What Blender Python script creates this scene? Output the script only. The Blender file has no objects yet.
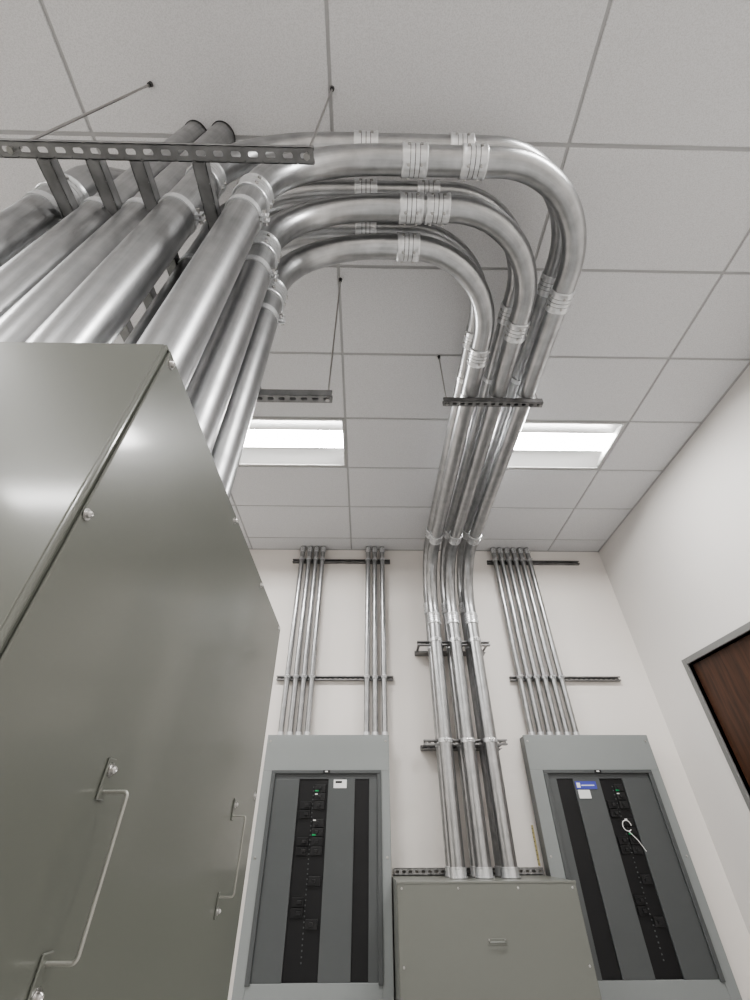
import bpy, bmesh, math, random
from mathutils import Vector, Matrix
random.seed(4)
sc = bpy.context.scene
sc.view_settings.view_transform = 'AgX'
sc.view_settings.look = 'AgX - Medium High Contrast'
sc.view_settings.exposure = 0.1

# ------------------------------------------------------------------ materials
def newmat(name):
    m = bpy.data.materials.new(name); m.use_nodes = True
    nt = m.node_tree; b = nt.nodes['Principled BSDF']
    return m, nt, b

def simple(name, col, rough=0.5, metal=0.0, coat=0.0, bump=0.0, bscale=200, var=0.0, vscale=3.0, spec=0.5, coatr=0.1):
    m, nt, b = newmat(name)
    b.inputs['Base Color'].default_value = (*col, 1)
    b.inputs['Roughness'].default_value = rough
    b.inputs['Metallic'].default_value = metal
    b.inputs['Coat Weight'].default_value = coat
    b.inputs['Coat Roughness'].default_value = coatr
    b.inputs['Specular IOR Level'].default_value = spec
    tc = nt.nodes.new('ShaderNodeTexCoord')
    if var > 0:
        n = nt.nodes.new('ShaderNodeTexNoise'); n.inputs['Scale'].default_value = vscale
        n.inputs['Detail'].default_value = 5
        nt.links.new(tc.outputs['Object'], n.inputs['Vector'])
        r = nt.nodes.new('ShaderNodeValToRGB')
        r.color_ramp.elements[0].position = .3; r.color_ramp.elements[1].position = .7
        r.color_ramp.elements[0].color = (*[c*(1-var) for c in col], 1)
        r.color_ramp.elements[1].color = (*[min(1, c*(1+var)) for c in col], 1)
        nt.links.new(n.outputs['Fac'], r.inputs['Fac'])
        nt.links.new(r.outputs['Color'], b.inputs['Base Color'])
    if bump > 0:
        n2 = nt.nodes.new('ShaderNodeTexNoise'); n2.inputs['Scale'].default_value = bscale
        n2.inputs['Detail'].default_value = 3
        nt.links.new(tc.outputs['Object'], n2.inputs['Vector'])
        bp = nt.nodes.new('ShaderNodeBump'); bp.inputs['Strength'].default_value = bump
        bp.inputs['Distance'].default_value = 0.002
        nt.links.new(n2.outputs['Fac'], bp.inputs['Height'])
        nt.links.new(bp.outputs['Normal'], b.inputs['Normal'])
    return m

def galv(name, c0, c1, r0, r1, bs=.02, metal=1.0):
    m, nt, b = newmat(name)
    b.inputs['Metallic'].default_value = metal
    uv = nt.nodes.new('ShaderNodeUVMap'); uv.uv_map = 'UVMap'
    mp = nt.nodes.new('ShaderNodeMapping'); mp.inputs['Scale'].default_value = (22, .9, 1)
    nt.links.new(uv.outputs['UV'], mp.inputs['Vector'])
    n1 = nt.nodes.new('ShaderNodeTexNoise'); n1.inputs['Scale'].default_value = 1.0; n1.inputs['Detail'].default_value = 8
    n1.inputs['Roughness'].default_value = .65
    nt.links.new(mp.outputs['Vector'], n1.inputs['Vector'])
    tc = nt.nodes.new('ShaderNodeTexCoord')
    n2 = nt.nodes.new('ShaderNodeTexNoise'); n2.inputs['Scale'].default_value = 14; n2.inputs['Detail'].default_value = 6
    nt.links.new(tc.outputs['Object'], n2.inputs['Vector'])
    mx = nt.nodes.new('ShaderNodeMath'); mx.operation = 'ADD'
    nt.links.new(n1.outputs['Fac'], mx.inputs[0]); nt.links.new(n2.outputs['Fac'], mx.inputs[1])
    rr = nt.nodes.new('ShaderNodeMapRange'); rr.inputs['From Min'].default_value = .6; rr.inputs['From Max'].default_value = 1.4
    nt.links.new(mx.outputs[0], rr.inputs['Value'])
    rp = nt.nodes.new('ShaderNodeValToRGB')
    rp.color_ramp.elements[0].color = (*c0, 1); rp.color_ramp.elements[1].color = (*c1, 1)
    nt.links.new(rr.outputs[0], rp.inputs['Fac']); nt.links.new(rp.outputs['Color'], b.inputs['Base Color'])
    r2 = nt.nodes.new('ShaderNodeMapRange'); r2.inputs['To Min'].default_value = r1; r2.inputs['To Max'].default_value = r0
    nt.links.new(rr.outputs[0], r2.inputs['Value']); nt.links.new(r2.outputs[0], b.inputs['Roughness'])
    bp = nt.nodes.new('ShaderNodeBump'); bp.inputs['Strength'].default_value = bs; bp.inputs['Distance'].default_value = .002
    nt.links.new(n1.outputs['Fac'], bp.inputs['Height']); nt.links.new(bp.outputs['Normal'], b.inputs['Normal'])
    return m

M_EMT = galv('galvanised_conduit', (.31,.315,.32), (.54,.545,.55), .27, .40)
M_FIT = galv('zinc_fitting', (.60,.61,.62), (.80,.81,.82), .30, .40, .01, .8)
M_STRUT = simple('galvanised_strut', (.28,.28,.28), .45, 1.0, var=.25, vscale=12)
M_BOLT = simple('zinc_bolt', (.50,.49,.48), .28, 1.0)
M_GROOVE = simple('fitting_groove', (.12,.12,.12), .5, .8)
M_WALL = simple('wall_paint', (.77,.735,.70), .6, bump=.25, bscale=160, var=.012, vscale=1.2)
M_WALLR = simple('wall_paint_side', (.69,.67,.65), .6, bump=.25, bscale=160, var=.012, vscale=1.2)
M_FLOOR = simple('floor_tile_grey', (.50,.495,.49), .4, var=.08)
M_GRID = simple('ceiling_grid_white', (.40,.40,.40), .5)
M_CAB = simple('cabinet_grey_paint', (.118,.124,.107), .34, coat=.5, coatr=.12, bump=.012, bscale=30)
M_PULL = simple('pull_box_paint', (.150,.155,.138), .38, coat=.2, bump=.03, bscale=60)
M_TRIM = simple('panel_trim_paint', (.25,.265,.263), .42)
M_TRIMD = simple('panel_inner_paint', (.078,.083,.085), .4)
M_TRIMM = simple('panel_mid_paint', (.088,.094,.095), .42)
M_BLACK = simple('breaker_black', (.006,.006,.007), .5)
M_BLK2 = simple('breaker_handle', (.018,.018,.019), .4)
M_WHITE = simple('label_white', (.75,.75,.74), .5)
M_GREEN = simple('indicator_green', (.02,.30,.10), .4)
M_PURP = simple('label_blue', (.07,.08,.38), .45)
M_YEL = simple('tape_yellow', (.50,.43,.22), .5)
M_FRAME = simple('door_frame_grey', (.20,.20,.195), .4)
M_LIGHTW = simple('luminaire_white', (.42,.42,.415), .35)
M_DARK = simple('dark_steel', (.03,.03,.03), .5)
M_HAND = simple('handle_plated_wire', (.36,.36,.33), .35, .6)
M_BASE = simple('baseboard_rubber', (.05,.05,.05), .5)

m, nt, b = newmat('acoustic_tile'); M_TILE = m
tc = nt.nodes.new('ShaderNodeTexCoord')
n = nt.nodes.new('ShaderNodeTexNoise'); n.inputs['Scale'].default_value = 190; n.inputs['Detail'].default_value = 4
nt.links.new(tc.outputs['Object'], n.inputs['Vector'])
r = nt.nodes.new('ShaderNodeValToRGB')
r.color_ramp.elements[0].position = .33; r.color_ramp.elements[0].color = (.56,.56,.565,1)
r.color_ramp.elements[1].position = .60; r.color_ramp.elements[1].color = (.665,.665,.675,1)
nt.links.new(n.outputs['Fac'], r.inputs['Fac']); nt.links.new(r.outputs['Color'], b.inputs['Base Color'])
b.inputs['Roughness'].default_value = .9; b.inputs['Specular IOR Level'].default_value = .1
bp = nt.nodes.new('ShaderNodeBump'); bp.inputs['Strength'].default_value = .2; bp.inputs['Distance'].default_value = .002
nt.links.new(n.outputs['Fac'], bp.inputs['Height']); nt.links.new(bp.outputs['Normal'], b.inputs['Normal'])

m, nt, b = newmat('walnut_veneer'); M_WOOD = m
tc = nt.nodes.new('ShaderNodeTexCoord'); mp = nt.nodes.new('ShaderNodeMapping'); mp.inputs['Scale'].default_value = (6,14,1.2)
nt.links.new(tc.outputs['Object'], mp.inputs['Vector'])
n = nt.nodes.new('ShaderNodeTexNoise'); n.inputs['Scale'].default_value = 2.2; n.inputs['Detail'].default_value = 9; n.inputs['Distortion'].default_value = .6
nt.links.new(mp.outputs['Vector'], n.inputs['Vector'])
r = nt.nodes.new('ShaderNodeValToRGB')
r.color_ramp.elements[0].position = .3; r.color_ramp.elements[0].color = (.026,.012,.007,1)
r.color_ramp.elements[1].position = .75; r.color_ramp.elements[1].color = (.085,.038,.02,1)
nt.links.new(n.outputs['Fac'], r.inputs['Fac']); nt.links.new(r.outputs['Color'], b.inputs['Base Color'])
b.inputs['Roughness'].default_value = .45

def emit(name, col, s):
    m, nt, b = newmat(name)
    b.inputs['Base Color'].default_value = (.9,.9,.9,1)
    b.inputs['Emission Color'].default_value = (*col,1); b.inputs['Emission Strength'].default_value = s
    return m
M_LENS = emit('luminaire_lens', (1,.99,.975), 78)

# ------------------------------------------------------------------ builder
class B:
    def __init__(s, name, origin=(0,0,0)):
        s.name=name; s.o=Vector(origin); s.v=[]; s.f=[]; s.m=[]; s.uv=[]; s.mats=[]; s.sm=[]
    def mi(s, mat):
        if mat not in s.mats: s.mats.append(mat)
        return s.mats.index(mat)
    def add(s, vs, fs, mat, uvs=None, smooth=True):
        k=len(s.v); i=s.mi(mat)
        s.v += [Vector(v) for v in vs]
        for j,f in enumerate(fs):
            s.f.append([a+k for a in f]); s.m.append(i); s.sm.append(smooth)
            s.uv.append(uvs[j] if uvs else None)
    def box(s,x0,x1,y0,y1,z0,z1,mat,bev=0,seg=2):
        bm=bmesh.new(); bmesh.ops.create_cube(bm,size=1)
        for v in bm.verts:
            v.co=Vector(((x0+x1)/2+v.co.x*(x1-x0),(y0+y1)/2+v.co.y*(y1-y0),(z0+z1)/2+v.co.z*(z1-z0)))
        if bev>0: bmesh.ops.bevel(bm,geom=bm.edges[:],offset=bev,segments=seg,affect='EDGES',profile=.5)
        bm.verts.index_update()
        s.add([v.co.copy() for v in bm.verts],[[v.index for v in f.verts] for f in bm.faces],mat,None,False); bm.free()
    def lathe(s,p,d,prof,mat,seg=24,cap=True):
        p=Vector(p); d=Vector(d).normalized()
        a=Vector((1,0,0)) if abs(d.x)<.8 else Vector((0,1,0))
        u=d.cross(a).normalized(); w=d.cross(u)
        vs=[];fs=[];uvs=[]
        for t,r in prof:
            for k in range(seg):
                an=2*math.pi*k/seg
                vs.append(p+d*t+(u*math.cos(an)+w*math.sin(an))*r)
        for i in range(len(prof)-1):
            for k in range(seg):
                k2=(k+1)%seg
                fs.append([i*seg+k,i*seg+k2,(i+1)*seg+k2,(i+1)*seg+k])
                uvs.append([(k/seg,prof[i][0]),((k+1)/seg,prof[i][0]),((k+1)/seg,prof[i+1][0]),(k/seg,prof[i+1][0])])
        if cap:
            fs.append(list(range(seg))[::-1]); uvs.append([(0,0)]*seg)
            fs.append([(len(prof)-1)*seg+k for k in range(seg)]); uvs.append([(0,0)]*seg)
        s.add(vs,fs,mat,uvs)
    def tube(s,path,r,mat,seg=28):
        P=[Vector(p) for p in path]; n=len(P)
        T=[(P[min(i+1,n-1)]-P[max(i-1,0)]).normalized() for i in range(n)]
        a=Vector((1,0,0)) if abs(T[0].x)<.8 else Vector((0,1,0))
        u=T[0].cross(a).normalized(); vs=[];L=0;Ls=[]
        for i in range(n):
            if i:
                L+=(P[i]-P[i-1]).length
                ax=T[i-1].cross(T[i])
                if ax.length>1e-7: u=Matrix.Rotation(T[i-1].angle(T[i]),3,ax.normalized())@u
            Ls.append(L); w=T[i].cross(u)
            for k in range(seg):
                an=2*math.pi*k/seg; vs.append(P[i]+(u*math.cos(an)+w*math.sin(an))*r)
        fs=[];uvs=[]; off=random.random()*50
        for i in range(n-1):
            for k in range(seg):
                k2=(k+1)%seg
                fs.append([i*seg+k,i*seg+k2,(i+1)*seg+k2,(i+1)*seg+k])
                uvs.append([(k/seg,Ls[i]+off),((k+1)/seg,Ls[i]+off),((k+1)/seg,Ls[i+1]+off),(k/seg,Ls[i+1]+off)])
        fs.append(list(range(seg))[::-1]); uvs.append([(0,0)]*seg)
        fs.append([(n-1)*seg+k for k in range(seg)]); uvs.append([(0,0)]*seg)
        s.add(vs,fs,mat,uvs)
    def coupling(s,p,d,r,L=.112,scr=(0,0,-1)):
        # steel set-screw coupling: sleeve, rolled ends, stop grooves, screws
        p=Vector(p); d=Vector(d).normalized(); q=p-d*(L/2); h=L
        e=min(1,r/.057)
        a=r+.0062*e; c=r+.0080*e; lo=r+.0035*e
        s.lathe(q,d,[(0,r),(0,a),(.004,c),(.009,c),(.012,a),(h*.30,a),(h*.30,lo)],M_FIT,36,False)
        s.lathe(q,d,[(h*.30,lo),(h*.325,lo)],M_GROOVE,36,False)
        s.lathe(q,d,[(h*.325,lo),(h*.325,a),(h*.485,a),(h*.485,lo)],M_FIT,36,False)
        s.lathe(q,d,[(h*.485,lo),(h*.515,lo)],M_GROOVE,36,False)
        s.lathe(q,d,[(h*.515,lo),(h*.515,a),(h*.675,a),(h*.675,lo)],M_FIT,36,False)
        s.lathe(q,d,[(h*.675,lo),(h*.70,lo)],M_GROOVE,36,False)
        s.lathe(q,d,[(h*.70,lo),(h*.70,a),(h-.012,a),(h-.009,c),(h-.004,c),(h,a),(h,r)],M_FIT,36,False)
        sc_=Vector(scr).normalized()
        for ang in (0,75,-75):
            dd=Matrix.Rotation(math.radians(ang),3,d)@sc_
            for t in (-.25,.25):
                cc=p+d*(t*L)+dd*(r+.003)
                s.lathe(cc,dd,[(0,.0070),(.008,.0070),(.009,.005)],M_BOLT,6)
    def strap(s,p,d,r,up,w=.032):
        p=Vector(p); d=Vector(d).normalized(); up=Vector(up).normalized()
        s.lathe(p-d*w/2,d,[(0,r),(0,r+.004),(w,r+.004),(w,r)],M_FIT,28,False)
        e=p-up*(r+.001); side=d.cross(up)
        for k in (-1,1):
            c=e+side*(k*.007)-up*.012
            s.obox(c,side*.0018,d*(w/2),up*.014,M_FIT)
        s.lathe(e-up*.014-side*.022,side,[(0,.007),(.008,.007),(.008,.0035),(.036,.0035),(.036,.007),(.044,.007)],M_BOLT,8)
    def obox(s,c,a,b_,c_,mat):
        vs=[Vector(c)+a*i+b_*j+c_*k for i in(-1,1) for j in(-1,1) for k in(-1,1)]
        s.add(vs,[[0,1,3,2],[4,6,7,5],[0,4,5,1],[2,3,7,6],[0,2,6,4],[1,5,7,3]],mat,None,False)
    def screw(s,p,d,r=.009,mat=None):
        mat=mat or M_BOLT
        s.lathe(p,d,[(0,r*1.5),(.0015,r*1.5),(.0015,r),(.005,r*.9),(.007,r*.5),(.0055,r*.3)],mat,14)
    def strut(s,p0,p1,back,mat=None,w=.041,slots=True,dp=.041):
        mat=mat or M_STRUT
        p0=Vector(p0);p1=Vector(p1); d=(p1-p0); L=d.length; d.normalize(); bk=Vector(back).normalized(); sd=d.cross(bk)
        n=max(1,round(L/.0508)); pitch=L/n; t=.0026
        for face in (0,1):
            dep = 0 if face==0 else -t
            for i in range(n):
                c=p0+d*(pitch*(i+.5))+bk*dep
                inn=[];out=[]
                K=20
                for k in range(K):
                    an=2*math.pi*k/K+.001; ca,sa=math.cos(an),math.sin(an)
                    ix=.0075*(1 if ca>0 else -1)+.0072*ca; iy=.0080*sa
                    ox,oy=ca/max(abs(ca),abs(sa)),sa/max(abs(ca),abs(sa))
                    inn.append(c+d*ix+sd*iy); out.append(c+d*(ox*pitch/2)+sd*(oy*w/2))
                vs=out+inn
                fs=[[k,(k+1)%K,K+(k+1)%K,K+k] for k in range(K)]
                if not slots: fs.append([K+k for k in range(K)])
                s.add(vs,fs,mat,None,False)
        for k in (-1,1):
            m0=(p0+p1)/2+sd*(k*(w/2-t/2))-bk*(dp/2)
            s.obox(m0,d*(L/2),sd*(t/2),bk*(dp/2),mat)
            m1=(p0+p1)/2+sd*(k*(w/2-.005))-bk*(dp-t/2)
            s.obox(m1,d*(L/2),sd*.005,bk*(t/2),mat)
            m2=(p0+p1)/2+sd*(k*(w/2-.0095))-bk*(dp-.004)
            s.obox(m2,d*(L/2),sd*(t/2),bk*.004,mat)
    def rod(s,x,y,z0,z1):
        n=int((z1-z0)/.004); pr=[]
        for i in range(n+1):
            pr.append((i*(z1-z0)/n,.0048 if i%2 else .0040))
        s.lathe((x,y,z0),(0,0,1),pr,M_BOLT,8)
        s.lathe((x,y,z0-.006),(0,0,1),[(0,.010),(.012,.010)],M_BOLT,6)
        s.lathe((x,y,z0+.035),(0,0,1),[(0,.010),(.012,.010)],M_BOLT,6)
        s.lathe((x,y,z1-.028),(0,0,1),[(0,.009),(.02,.010),(.028,.011)],M_DARK,12)
    def done(s, flat=False):
        me=bpy.data.meshes.new(s.name)
        me.from_pydata([tuple(v-s.o) for v in s.v],[],s.f)
        for mt in s.mats: me.materials.append(mt)
        me.polygons.foreach_set('material_index',s.m)
        ul=me.uv_layers.new(name='UVMap')
        for p,u in zip(me.polygons,s.uv):
            for q,li in enumerate(p.loop_indices):
                if u: ul.data[li].uv=u[q]
                else:
                    co=me.vertices[me.loops[li].vertex_index].co
                    ul.data[li].uv=(co.x+co.y*.37,co.z+co.y*.61)
        if flat: me.polygons.foreach_set('use_smooth',[False]*len(s.sm))
        else:
            me.set_sharp_from_angle(angle=math.radians(32))
            me.polygons.foreach_set('use_smooth',s.sm)
        me.update()
        ob=bpy.data.objects.new(s.name,me); ob.location=s.o
        sc.collection.objects.link(ob)
        return ob

def fillet(pts,R,n=20):
    pts=[Vector(p) for p in pts]; out=[pts[0]]
    for i in range(1,len(pts)-1):
        a=(pts[i-1]-pts[i]).normalized(); c=(pts[i+1]-pts[i]).normalized()
        ang=a.angle(c); t=R/math.tan(ang/2)
        s0=pts[i]+a*t; cen=pts[i]+(a+c).normalized()*(R/math.sin(ang/2))
        v0=s0-cen; ax=(-a).cross(c).normalized(); tot=math.pi-ang
        for k in range(n+1):
            out.append(cen+Matrix.Rotation(tot*k/n,3,ax)@v0)
    out.append(pts[-1]); return out

# ------------------------------------------------------------------ room
CZ=4.0; BW=4.44; RW=2.88; LW=-4.9; FW=-4.6; TH=.12
g=B('floor'); g.box(LW-TH,RW+TH,FW-TH,BW+TH,-.1,0,M_FLOOR); g.done()
g=B('wall_back'); g.box(LW-TH,RW+TH,BW,BW+TH,0,CZ+.3,M_WALL); g.done()
g=B('wall_front'); g.box(LW-TH,RW+TH,FW-TH,FW,0,CZ+.3,M_WALL); g.done()
g=B('wall_left'); g.box(LW-TH,LW,FW,BW,0,CZ+.3,M_WALL); g.done()
DY0,DY1,DZ=2.84,3.80,2.42
g=B('wall_right')
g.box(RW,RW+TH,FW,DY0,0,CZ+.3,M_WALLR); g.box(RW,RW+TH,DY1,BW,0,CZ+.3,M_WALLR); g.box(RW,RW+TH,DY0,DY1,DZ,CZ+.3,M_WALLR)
g.done()
g=B('trim_door_frame')
fw=.05
g.box(RW-.016,RW+TH,DY0-fw,DY0,0,DZ+fw,M_FRAME,.003); g.box(RW-.016,RW+TH,DY1,DY1+fw,0,DZ+fw,M_FRAME,.003)
g.box(RW-.016,RW+TH,DY0,DY1,DZ,DZ+fw,M_FRAME,.003)
g.box(RW+.075,RW+TH,DY1-.016,DY1,0,DZ,M_FRAME); g.box(RW+.075,RW+TH,DY0,DY1,DZ-.016,DZ,M_FRAME)
g.done()
g=B('door_1'); g.box(RW+.028,RW+.073,DY0+.004,DY1-.006,.01,DZ-.006,M_WOOD,.002)
g.lathe((RW+.028,DY0+.07,1.0),(-1,0,0),[(0,.03),(.008,.03),(.008,.011),(.05,.011)],M_BOLT,20)
g.box(RW-.025,RW-.012,DY0+.06,DY0+.18,.99,1.01,M_BOLT,.004); g.done()
g=B('baseboard_back'); g.box(LW,RW,BW-.008,BW,0,.1,M_BASE,.002); g.done()
g=B('baseboard_right'); g.box(RW-.008,RW,DY1+fw,BW,0,.1,M_BASE,.002); g.box(RW-.008,RW,FW,DY0-fw,0,.1,M_BASE,.002); g.done()

gx=[-.20+1.22*k for k in range(-4,4)]; gy=[.52+.61*k for k in range(-9,8)]
lights=[(-1.42,2.35),(1.02,2.35),(-3.86,2.35),(-1.42,-3.14),(1.02,-3.14),(-3.86,-3.14),(-3.86,-.70),(1.02,-.70)]  # troffers out of view mostly added for fill; rear far-left one inferred from reflection
def islight(x,y): return any(abs(x-a)<.05 and abs(y-b_)<.05 for a,b_ in lights)
g=B('ceiling')
g.box(LW-TH,RW+TH,FW-TH,BW+TH,CZ+.3,CZ+.36,M_WALL)
xs=[LW]+[x for x in gx if LW<x<RW]+[RW]; ys=[FW]+[y for y in gy if FW<y<BW]+[BW]
G=.0085
for i in range(len(xs)-1):
    for j in range(len(ys)-1):
        if islight(xs[i],ys[j]): continue
        x0=xs[i]+(G if i else 0); x1=xs[i+1]-(G if i<len(xs)-2 else 0)
        y0=ys[j]+(G if j else 0); y1=ys[j+1]-(G if j<len(ys)-2 else 0)
        if x1-x0<.03 or y1-y0<.03: continue
        g.box(x0,x1,y0,y1,CZ-.004,CZ+.016,M_TILE,.003,1)
for x in xs[1:-1]: g.box(x-.012,x+.012,FW,BW,CZ+.003,CZ+.04,M_GRID)
for y in ys[1:-1]: 
    for i in range(len(xs)-1): g.box(xs[i]+.012,xs[i+1]-.012,y-.012,y+.012,CZ+.003,CZ+.04,M_GRID)
g.box(LW,RW,BW-.02,BW,CZ-.006,CZ-.003,M_GRID); g.box(RW-.02,RW,FW,BW,CZ-.006,CZ-.003,M_GRID)
g.done(True)

for (lx,ly) in lights:
    x0,x1,y0,y1=lx+.010,lx+1.210,ly+.010,ly+.600
    g=B('ceiling_and_fill_light',((x0+x1)/2,(y0+y1)/2,CZ))  # same body for the visible troffers and the added unseen fill ones
    f=.022
    for a in ((x0,x1,y0,y0+f),(x0,x1,y1-f,y1),(x0,x0+f,y0+f,y1-f),(x1-f,x1,y0+f,y1-f)):
        g.box(*a,CZ-.004,CZ+.010,M_LIGHTW,.001,1)
    ym=(y0+y1)/2; hw=.105; xi0,xi1,yi0,yi1=x0+f,x1-f,y0+f,y1-f
    for sgn,ye in ((-1,yi0),(1,yi1)):
        N=8; vs=[];fs=[]
        for k in range(N+1):
            t=k/N; yy=ye+(ym+sgn*hw-ye)*t; zz=CZ+.002+.060*math.sin(t*math.pi/2)
            vs+=[(xi0,yy,zz),(xi1,yy,zz)]
            if k: fs.append([2*k-2,2*k-1,2*k+1,2*k])
        g.add(vs,fs,M_LIGHTW)
    g.box(xi0-.004,xi0,yi0,yi1,CZ,CZ+.09,M_LIGHTW); g.box(xi1,xi1+.004,yi0,yi1,CZ,CZ+.09,M_LIGHTW)
    N=10; vs=[];fs=[]
    for k in range(N+1):
        t=k/N; yy=ym-hw+2*hw*t; zz=CZ+.062-.012*math.sin(t*math.pi)
        vs+=[(xi0,yy,zz),(xi1,yy,zz)]
        if k: fs.append([2*k-2,2*k-1,2*k+1,2*k])
    g.add(vs,fs,M_LENS)
    g.done()

# ------------------------------------------------------------------ big cabinet
CX,CY0,CY1,CT=-.312,.36,1.48,1.80
g=B('electrical_transformer_cabinet',(-1.1,.9,0))
g.box(-2.0,CX-.004,CY0+.004,CY1-.004,.06,CT-.004,M_CAB,.003)
g.box(-1.95,CX-.04,CY0+.04,CY1-.04,.0,.06,M_DARK)
g.box(CX-.004,CX,CY0+.012,CY1,.08,CT-.001,M_CAB,.0018)
g.box(-2.0,CX-.006,CY0,CY0+.004,.08,CT-.001,M_CAB,.0018)
g.box(-2.0,CX-.002,CY0+.002,CY1-.002,CT-.004,CT,M_CAB,.0015)
g.box(CX-.008,CX-.0015,CY0+.0008,CY0+.008,.08,CT-.002,M_CAB,.0022)
for y in (.385,.80,1.12,1.445): g.screw((CX,y,CT-.018),(1,0,0),.0055)
for z in (1.482,1.0,.5): g.screw((CX,CY0+.018,z),(1,0,0),.0046)
for z in (1.3,.8,.4): g.screw((CX,CY1-.03,z),(1,0,0),.0060)
for x in (-.8,-1.3): g.screw((x,CY0,CT-.03),(0,-1,0),.0060)
for hy in (.608,1.238):
    zt,zb=1.250,1.104
    for z,s_ in ((zt,1),(zb,-1)):
        g.box(CX,CX+.003,hy-.009,hy+.009,z-.012 if s_>0 else z-.03,z+.03 if s_>0 else z+.012,M_CAB,.001,1)
        g.screw((CX+.003,hy,z+s_*.018),(1,0,0),.0046)
    pth=fillet([(CX+.002,hy,zt-.004),(CX+.032,hy,zt-.004),(CX+.032,hy,zb+.004),(CX+.002,hy,zb+.004)],.005,6)
    g.tube(pth,.0021,M_HAND,10)
g.done()

# ------------------------------------------------------------------ large conduits
R=.0570; YH=[.50,.68,.85]; XH=[1.055,.865,.675]; RC=[.45,.315,None]
PB=.99
for i in range(3):
    for l in (0,1):
        xv=-.42-.215*l; z=3.54+.20*l; yb=4.05+.2*l; yh=YH[i]; xh=XH[i]
        g=B('steel_conduit',(xh,yh,z))
        path=fillet([(xv,yh,CT+.001),(xv,yh,z),(xh,yh,z),(xh,yb,z),(xh,yb,PB+.002)],.48,28)
        g.tube(path,R,M_EMT,40)
        g.coupling((xv,yh,z-.56),(0,0,1),R,scr=(.5,-1,0))
        g.coupling((xv+.61,yh,z),(1,0,0),R)
        if RC[i] is not None: g.coupling((RC[i]-(.03 if l else 0),yh,z),(1,0,0),R)
        g.coupling((xh,yh+.60,z),(0,1,0),R)
        g.coupling((xh,yb-.59,z),(0,1,0),R)
        g.coupling((xh,yb,z-.60),(0,0,1),R,scr=(0,-1,0))
        g.strap((xv,yh,2.80),(0,0,1),R,(-1,0,0))
        g.strap((xh,1.75,z),(0,1,0),R,(0,0,-1))
        g.strap((xh,yb,2.72),(0,0,1),R,(0,1,0))
        g.strap((xh,yb,1.86),(0,0,1),R,(0,1,0))
        g.lathe((xh,yb,PB+.001),(0,0,1),[(0,R+.012),(.008,R+.012),(.008,R+.005),(.05,R+.005),(.052,R+.008),(.06,R+.008),(.06,R)],M_FIT,32,False)
        g.lathe((xv,yh,CT+.001),(0,0,1),[(0,R+.012),(.008,R+.012),(.008,R+.005),(.05,R+.005),(.06,R+.008),(.06,R)],M_FIT,32,False)
        g.done()
for (x,y,kx,ky) in ((-.757,.515,0,0),(-.89,.515,0,0),(-1.065,.50,.10,.14)):
    g=B('steel_conduit_riser',(x,y,3))
    if kx: path=fillet([(x,y,CT+.001),(x,y,3.15),(x+kx,y+ky,3.55),(x+kx,y+ky,CZ-.005)],.4,10)
    else: path=[(x,y,CT+.001),(x,y,2.6),(x,y,CZ-.005)]
    g.tube(path,R,M_EMT,32)
    g.strap((x,y,2.80),(0,0,1),R,(-1,0,0))
    if kx: g.coupling((x,y,2.93),(0,0,1),R,scr=(.5,-1,0))
    g.lathe((x+kx,y+ky,CZ-.012),(0,0,1),[(0,R+.001),(0,R+.004),(.007,R+.004)],M_DARK,32,False)
    g.done()

# ------------------------------------------------------------------ trapeze supports
SZ=2.77
g=B('strut_trapeze_hanger',(-1,.8,SZ))
g.strut((-1.75,.33,SZ),(-.17,.33,SZ),(0,0,-1),dp=.021)
g.strut((-1.75,1.21,SZ),(-.17,1.21,SZ),(0,0,-1))
for x in (-.515,-.70,-.83,-.975):
    g.strut((x,.352,SZ+.004),(x,1.189,SZ+.004),(0,0,-1),slots=False)
for x in (-.19,-1.05):
    for y in (.33,1.21): g.rod(x,y,SZ-.004,CZ-.004)
g.done()
g=B('strut_trapeze_hanger',(.8,1.75,3.46))
g.strut((.49,1.75,3.54-R-.042),(1.15,1.75,3.54-R-.042),(0,0,-1))
for x in (.515,1.13): g.rod(x,1.75,3.54-R-.046,CZ-.004)
g.done()

for z in (2.72,1.86):
    g=B('wall_strut_bracket',(.86,4.3,z))
    g.strut((.50,4.05+R+.046,z),(1.22,4.05+R+.046,z),(0,1,0))
    g.strut((.50,4.44-.002,z),(1.22,4.44-.002,z),(0,1,0))
    for x in (.52,.765,.955,1.20):
        g.box(x-.012,x+.012,4.154,4.40,z-.003,z+.003,M_STRUT,.001,1)
    g.box(.50,1.22,4.31,4.398,z-.02,z-.016,M_STRUT)
    g.done()

# ------------------------------------------------------------------ wall conduit bundles
def bundle(xs_,r,x0,x1,ztop):
    g=B('conduit_bundle',((x0+x1)/2,4.36,3))
    for x in xs_:
        y=BW-.041-r-.004
        g.tube([(x,y,ztop+.001),(x,y,3.0),(x,y,CZ-.008)],r,M_EMT,16)
        for z in (3.82,2.47): g.strap((x,y,z),(0,0,1),r,(0,1,0),.025)
        g.lathe((x,y,ztop+.001),(0,0,1),[(0,r+.008),(.006,r+.008),(.006,r+.003),(.035,r+.003),(.035,r)],M_FIT,16,False)
        g.coupling((x,y,CZ-.055),(0,0,1),r,.06,(0,-1,0))
    for z in (3.82,2.47):
        g.strut((x0,BW-.001,z),(x1,BW-.001,z),(0,1,0))
    g.done()
PT=1.945
bundle([-.785,-.70,-.62,-.54,.005,.085,.175],.027,-.90,.27,PT)
bundle([1.535+.083*k for k in range(6)],.027,1.45,2.57,PT)

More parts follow.
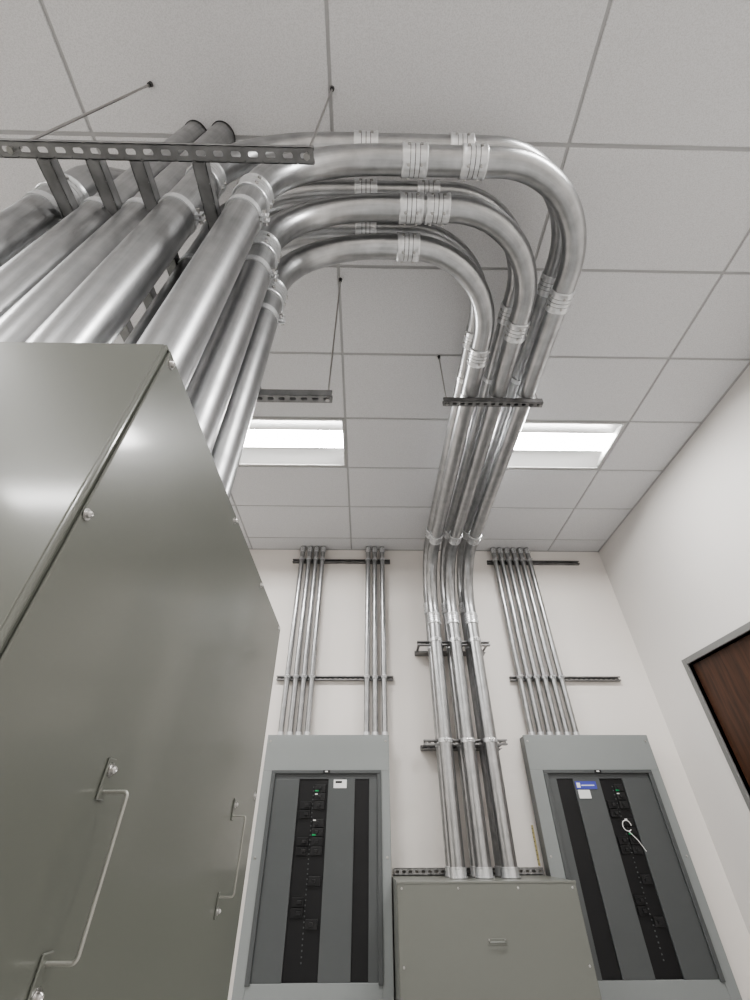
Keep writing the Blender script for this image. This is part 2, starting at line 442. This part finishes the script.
# ------------------------------------------------------------------ panelboards
def panel(x0,x1,cols,ox0,ox1,label):
    PY=4.30; zt=PT; zb=.25; oz=1.642
    g=B('panelboard',((x0+x1)/2,4.37,1))
    g.box(x0+.012,x1-.012,PY+.012,BW-.001,zb+.012,zt-.004,M_TRIM)
    g.box(x0,x1,PY-.012,PY+.012,oz+.03,zt,M_TRIM,.003)
    g.box(x0,ox0-.03,PY-.012,PY+.012,zb,oz+.03,M_TRIM,.003)
    g.box(ox1+.03,x1,PY-.012,PY+.012,zb,oz+.03,M_TRIM,.003)
    g.box(ox0-.03,ox1+.03,PY-.012,PY+.012,zb,zb+.2,M_TRIM,.003)
    g.box(ox0-.034,ox1+.034,PY-.022,PY-.010,oz+.008,oz+.034,M_TRIMM,.003)
    g.box(ox0-.034,ox0,PY-.022,PY-.010,zb+.19,oz+.008,M_TRIMM,.003)
    g.box(ox1,ox1+.034,PY-.022,PY-.010,zb+.19,oz+.008,M_TRIMM,.003)
    g.box(ox0,ox1,PY-.004,PY+.012,oz-.03,oz+.01,M_TRIMD,.002)
    for (a,b_,kind) in cols:
        if kind=='m': g.box(a,b_,PY-.008,PY+.010,zb+.2,oz-.03,M_TRIMM,.002)
        if kind=='d': g.box(a,b_,PY+.004,PY+.010,zb+.2,oz-.03,M_BLACK)
        if kind=='b':
            g.box(a,b_,PY+.006,PY+.0115,zb+.2,oz-.03,M_BLACK)
            mid=(a+b_)/2; z=oz-.07; w=(b_-a)*.36; k=0
            while z>zb+.3:
                side_l = (k in (2,3,6,7,12,13)); side_r = k in (0,1,2,4,5,6,7,10,14)
                if side_l:
                    g.box(mid-.012-w,mid-.012,PY-.008,PY+.006,z-.052,z,M_BLACK,.002)
                    g.box(mid-.012-w*.55,mid-.012-w*.2,PY-.020,PY-.008,z-.036,z-.016,M_BLK2,.002)
                if side_r:
                    g.box(mid+.012,mid+.012+w,PY-.008,PY+.006,z-.052,z,M_BLK2,.002)
                    g.box(mid+.012+w*.3,mid+.012+w*.6,PY-.020,PY-.008,z-.036,z-.016,M_BLK2,.002)
                    if k in (0,5): g.box(mid+.014,mid+.046,PY-.0095,PY-.008,z-.048,z-.038,M_GREEN)
                    if k in (1,4): g.box(mid+.016,mid+.038,PY-.0095,PY-.008,z-.012,z-.004,M_WHITE)
                for dz in (.012,.040): g.box(mid-.004,mid+.004,PY+.001,PY+.006,z-dz-.008,z-dz,M_TRIMM)
                z-=.058; k+=1
    cx=(ox0+ox1)/2
    g.box(cx-.03,cx+.03,PY-.026,PY-.022,oz+.012,oz+.032,M_BLACK,.002)
    g.box(cx-.012,cx+.012,PY-.027,PY-.026,oz+.017,oz+.027,M_WHITE)
    for z in (zt-.05,1.1,zb+.06):
        for x in (x0+.03,x1-.03): g.screw((x,PY-.012,z),(0,-1,0),.006)
    if label=='L':
        g.box(-.27,-.16,PY-.012,PY-.0105,oz-.095,oz-.035,M_WHITE)
        g.box(-.255,-.20,PY-.0125,PY-.012,oz-.06,oz-.045,M_BLACK)
    else:
        g.box(1.79,1.97,PY-.014,PY-.0105,oz-.105,oz-.05,M_PURP,.001,1)
        g.box(1.80,1.83,PY-.0155,PY-.014,oz-.095,oz-.06,M_WHITE)
        g.box(1.84,1.95,PY-.0155,PY-.014,oz-.082,oz-.075,M_WHITE)
        g.box(1.80,1.90,PY-.013,PY-.0105,oz-.17,oz-.11,M_WHITE)
        c=Vector((2.12,PY-.03,1.29)); pts=[c+Vector((.035*math.cos(a),0,.035*math.sin(a))) for a in [i*math.pi/8 for i in range(15)]]
        g.tube(pts,.0035,M_WHITE,8)
        g.tube([c+Vector((.0,0,-.035)),c+Vector((.05,-.004,-.09)),c+Vector((.09,-.006,-.16))],.003,M_WHITE,8)
    g.done()
panel(-.88,.205,[(-.77,-.56,'m'),(-.56,-.315,'b'),(-.315,-.09,'m'),(-.09,.03,'d'),(.03,.10,'m')],-.77,.10,'L')
panel(1.425,2.56,[(1.57,1.64,'m'),(1.64,1.78,'d'),(1.78,2.01,'m'),(2.01,2.21,'b'),(2.21,2.45,'m')],1.57,2.45,'R')

# ------------------------------------------------------------------ pull box
g=B('pull_box',(.82,4.1,.7))
bx0,bx1,by0=.215,1.415,3.78
g.box(bx0,bx1,by0+.003,BW-.001,.12,.988,M_PULL,.003)
g.box(bx0+.004,bx1-.004,by0-.002,by0+.003,.125,.976,M_PULL,.0018)
g.box(bx0-.002,bx1+.002,by0-.004,by0+.02,.976,.990,M_PULL,.003)
for x in (bx0+.03,.62,1.02,bx1-.03): g.screw((x,by0-.002,.955),(0,-1,0),.0045)
for z in (.6,.3):
    for x in (bx0+.03,bx1-.03): g.screw((x,by0-.002,z),(0,-1,0),.0045)
g.box(.775,.895,by0-.004,by0-.002,.690,.722,M_PULL,.001,1)
g.tube(fillet([(.785,by0-.003,.706),(.785,by0-.016,.706),(.885,by0-.016,.706),(.885,by0-.003,.706)],.005,4),.004,M_PULL,8)
for x in (.785,.885): g.screw((x,by0-.004,.715),(0,-1,0),.003)
g.box(bx0+.05,bx1-.05,3.84,4.40,.10,.12,M_DARK)
g.done()
g=B('ground_bar_strut',(.8,4.38,1.02))
g.strut((.23,BW-.045,1.012),(1.41,BW-.045,1.012),(0,-1,0))
g.done()
g=B('pull_box_stand',(.8,4.2,.05))
for x in (.35,1.28):
    g.strut((x,3.95,.0),(x,3.95,.10),(0,-1,0)); g.strut((x,4.3,.0),(x,4.3,.10),(0,-1,0))
g.done()
g=B('measuring_tape_strip',(1.40,4.43,1.3))
g.box(1.390,1.408,BW-.004,BW-.001,1.04,1.30,M_YEL,.001,1)
for k in range(9): g.box(1.391,1.399,BW-.0048,BW-.004,1.05+k*.028,1.055+k*.028,M_DARK)
g.done()

# ------------------------------------------------------------------ world + camera
w=bpy.data.worlds.new('World'); sc.world=w; w.use_nodes=True
w.node_tree.nodes['Background'].inputs[0].default_value=(.5,.5,.5,1); w.node_tree.nodes['Background'].inputs[1].default_value=.3
cam=bpy.data.cameras.new('camera'); co=bpy.data.objects.new('camera',cam); sc.collection.objects.link(co)
Yc=Vector((-10,-341,-421)).normalized(); Zc=Vector((-2,520,-421)); Zc=(Zc-Yc*Zc.dot(Yc)).normalized(); Xc=Yc.cross(Zc)
Rm=Matrix((Xc,Yc,Zc)).to_4x4(); Rm.translation=Vector((0,0,1.2)); co.matrix_world=Rm
cam.sensor_fit='VERTICAL'; cam.sensor_height=24; cam.sensor_width=18; cam.lens=24*.421; cam.clip_start=.01
sc.camera=co
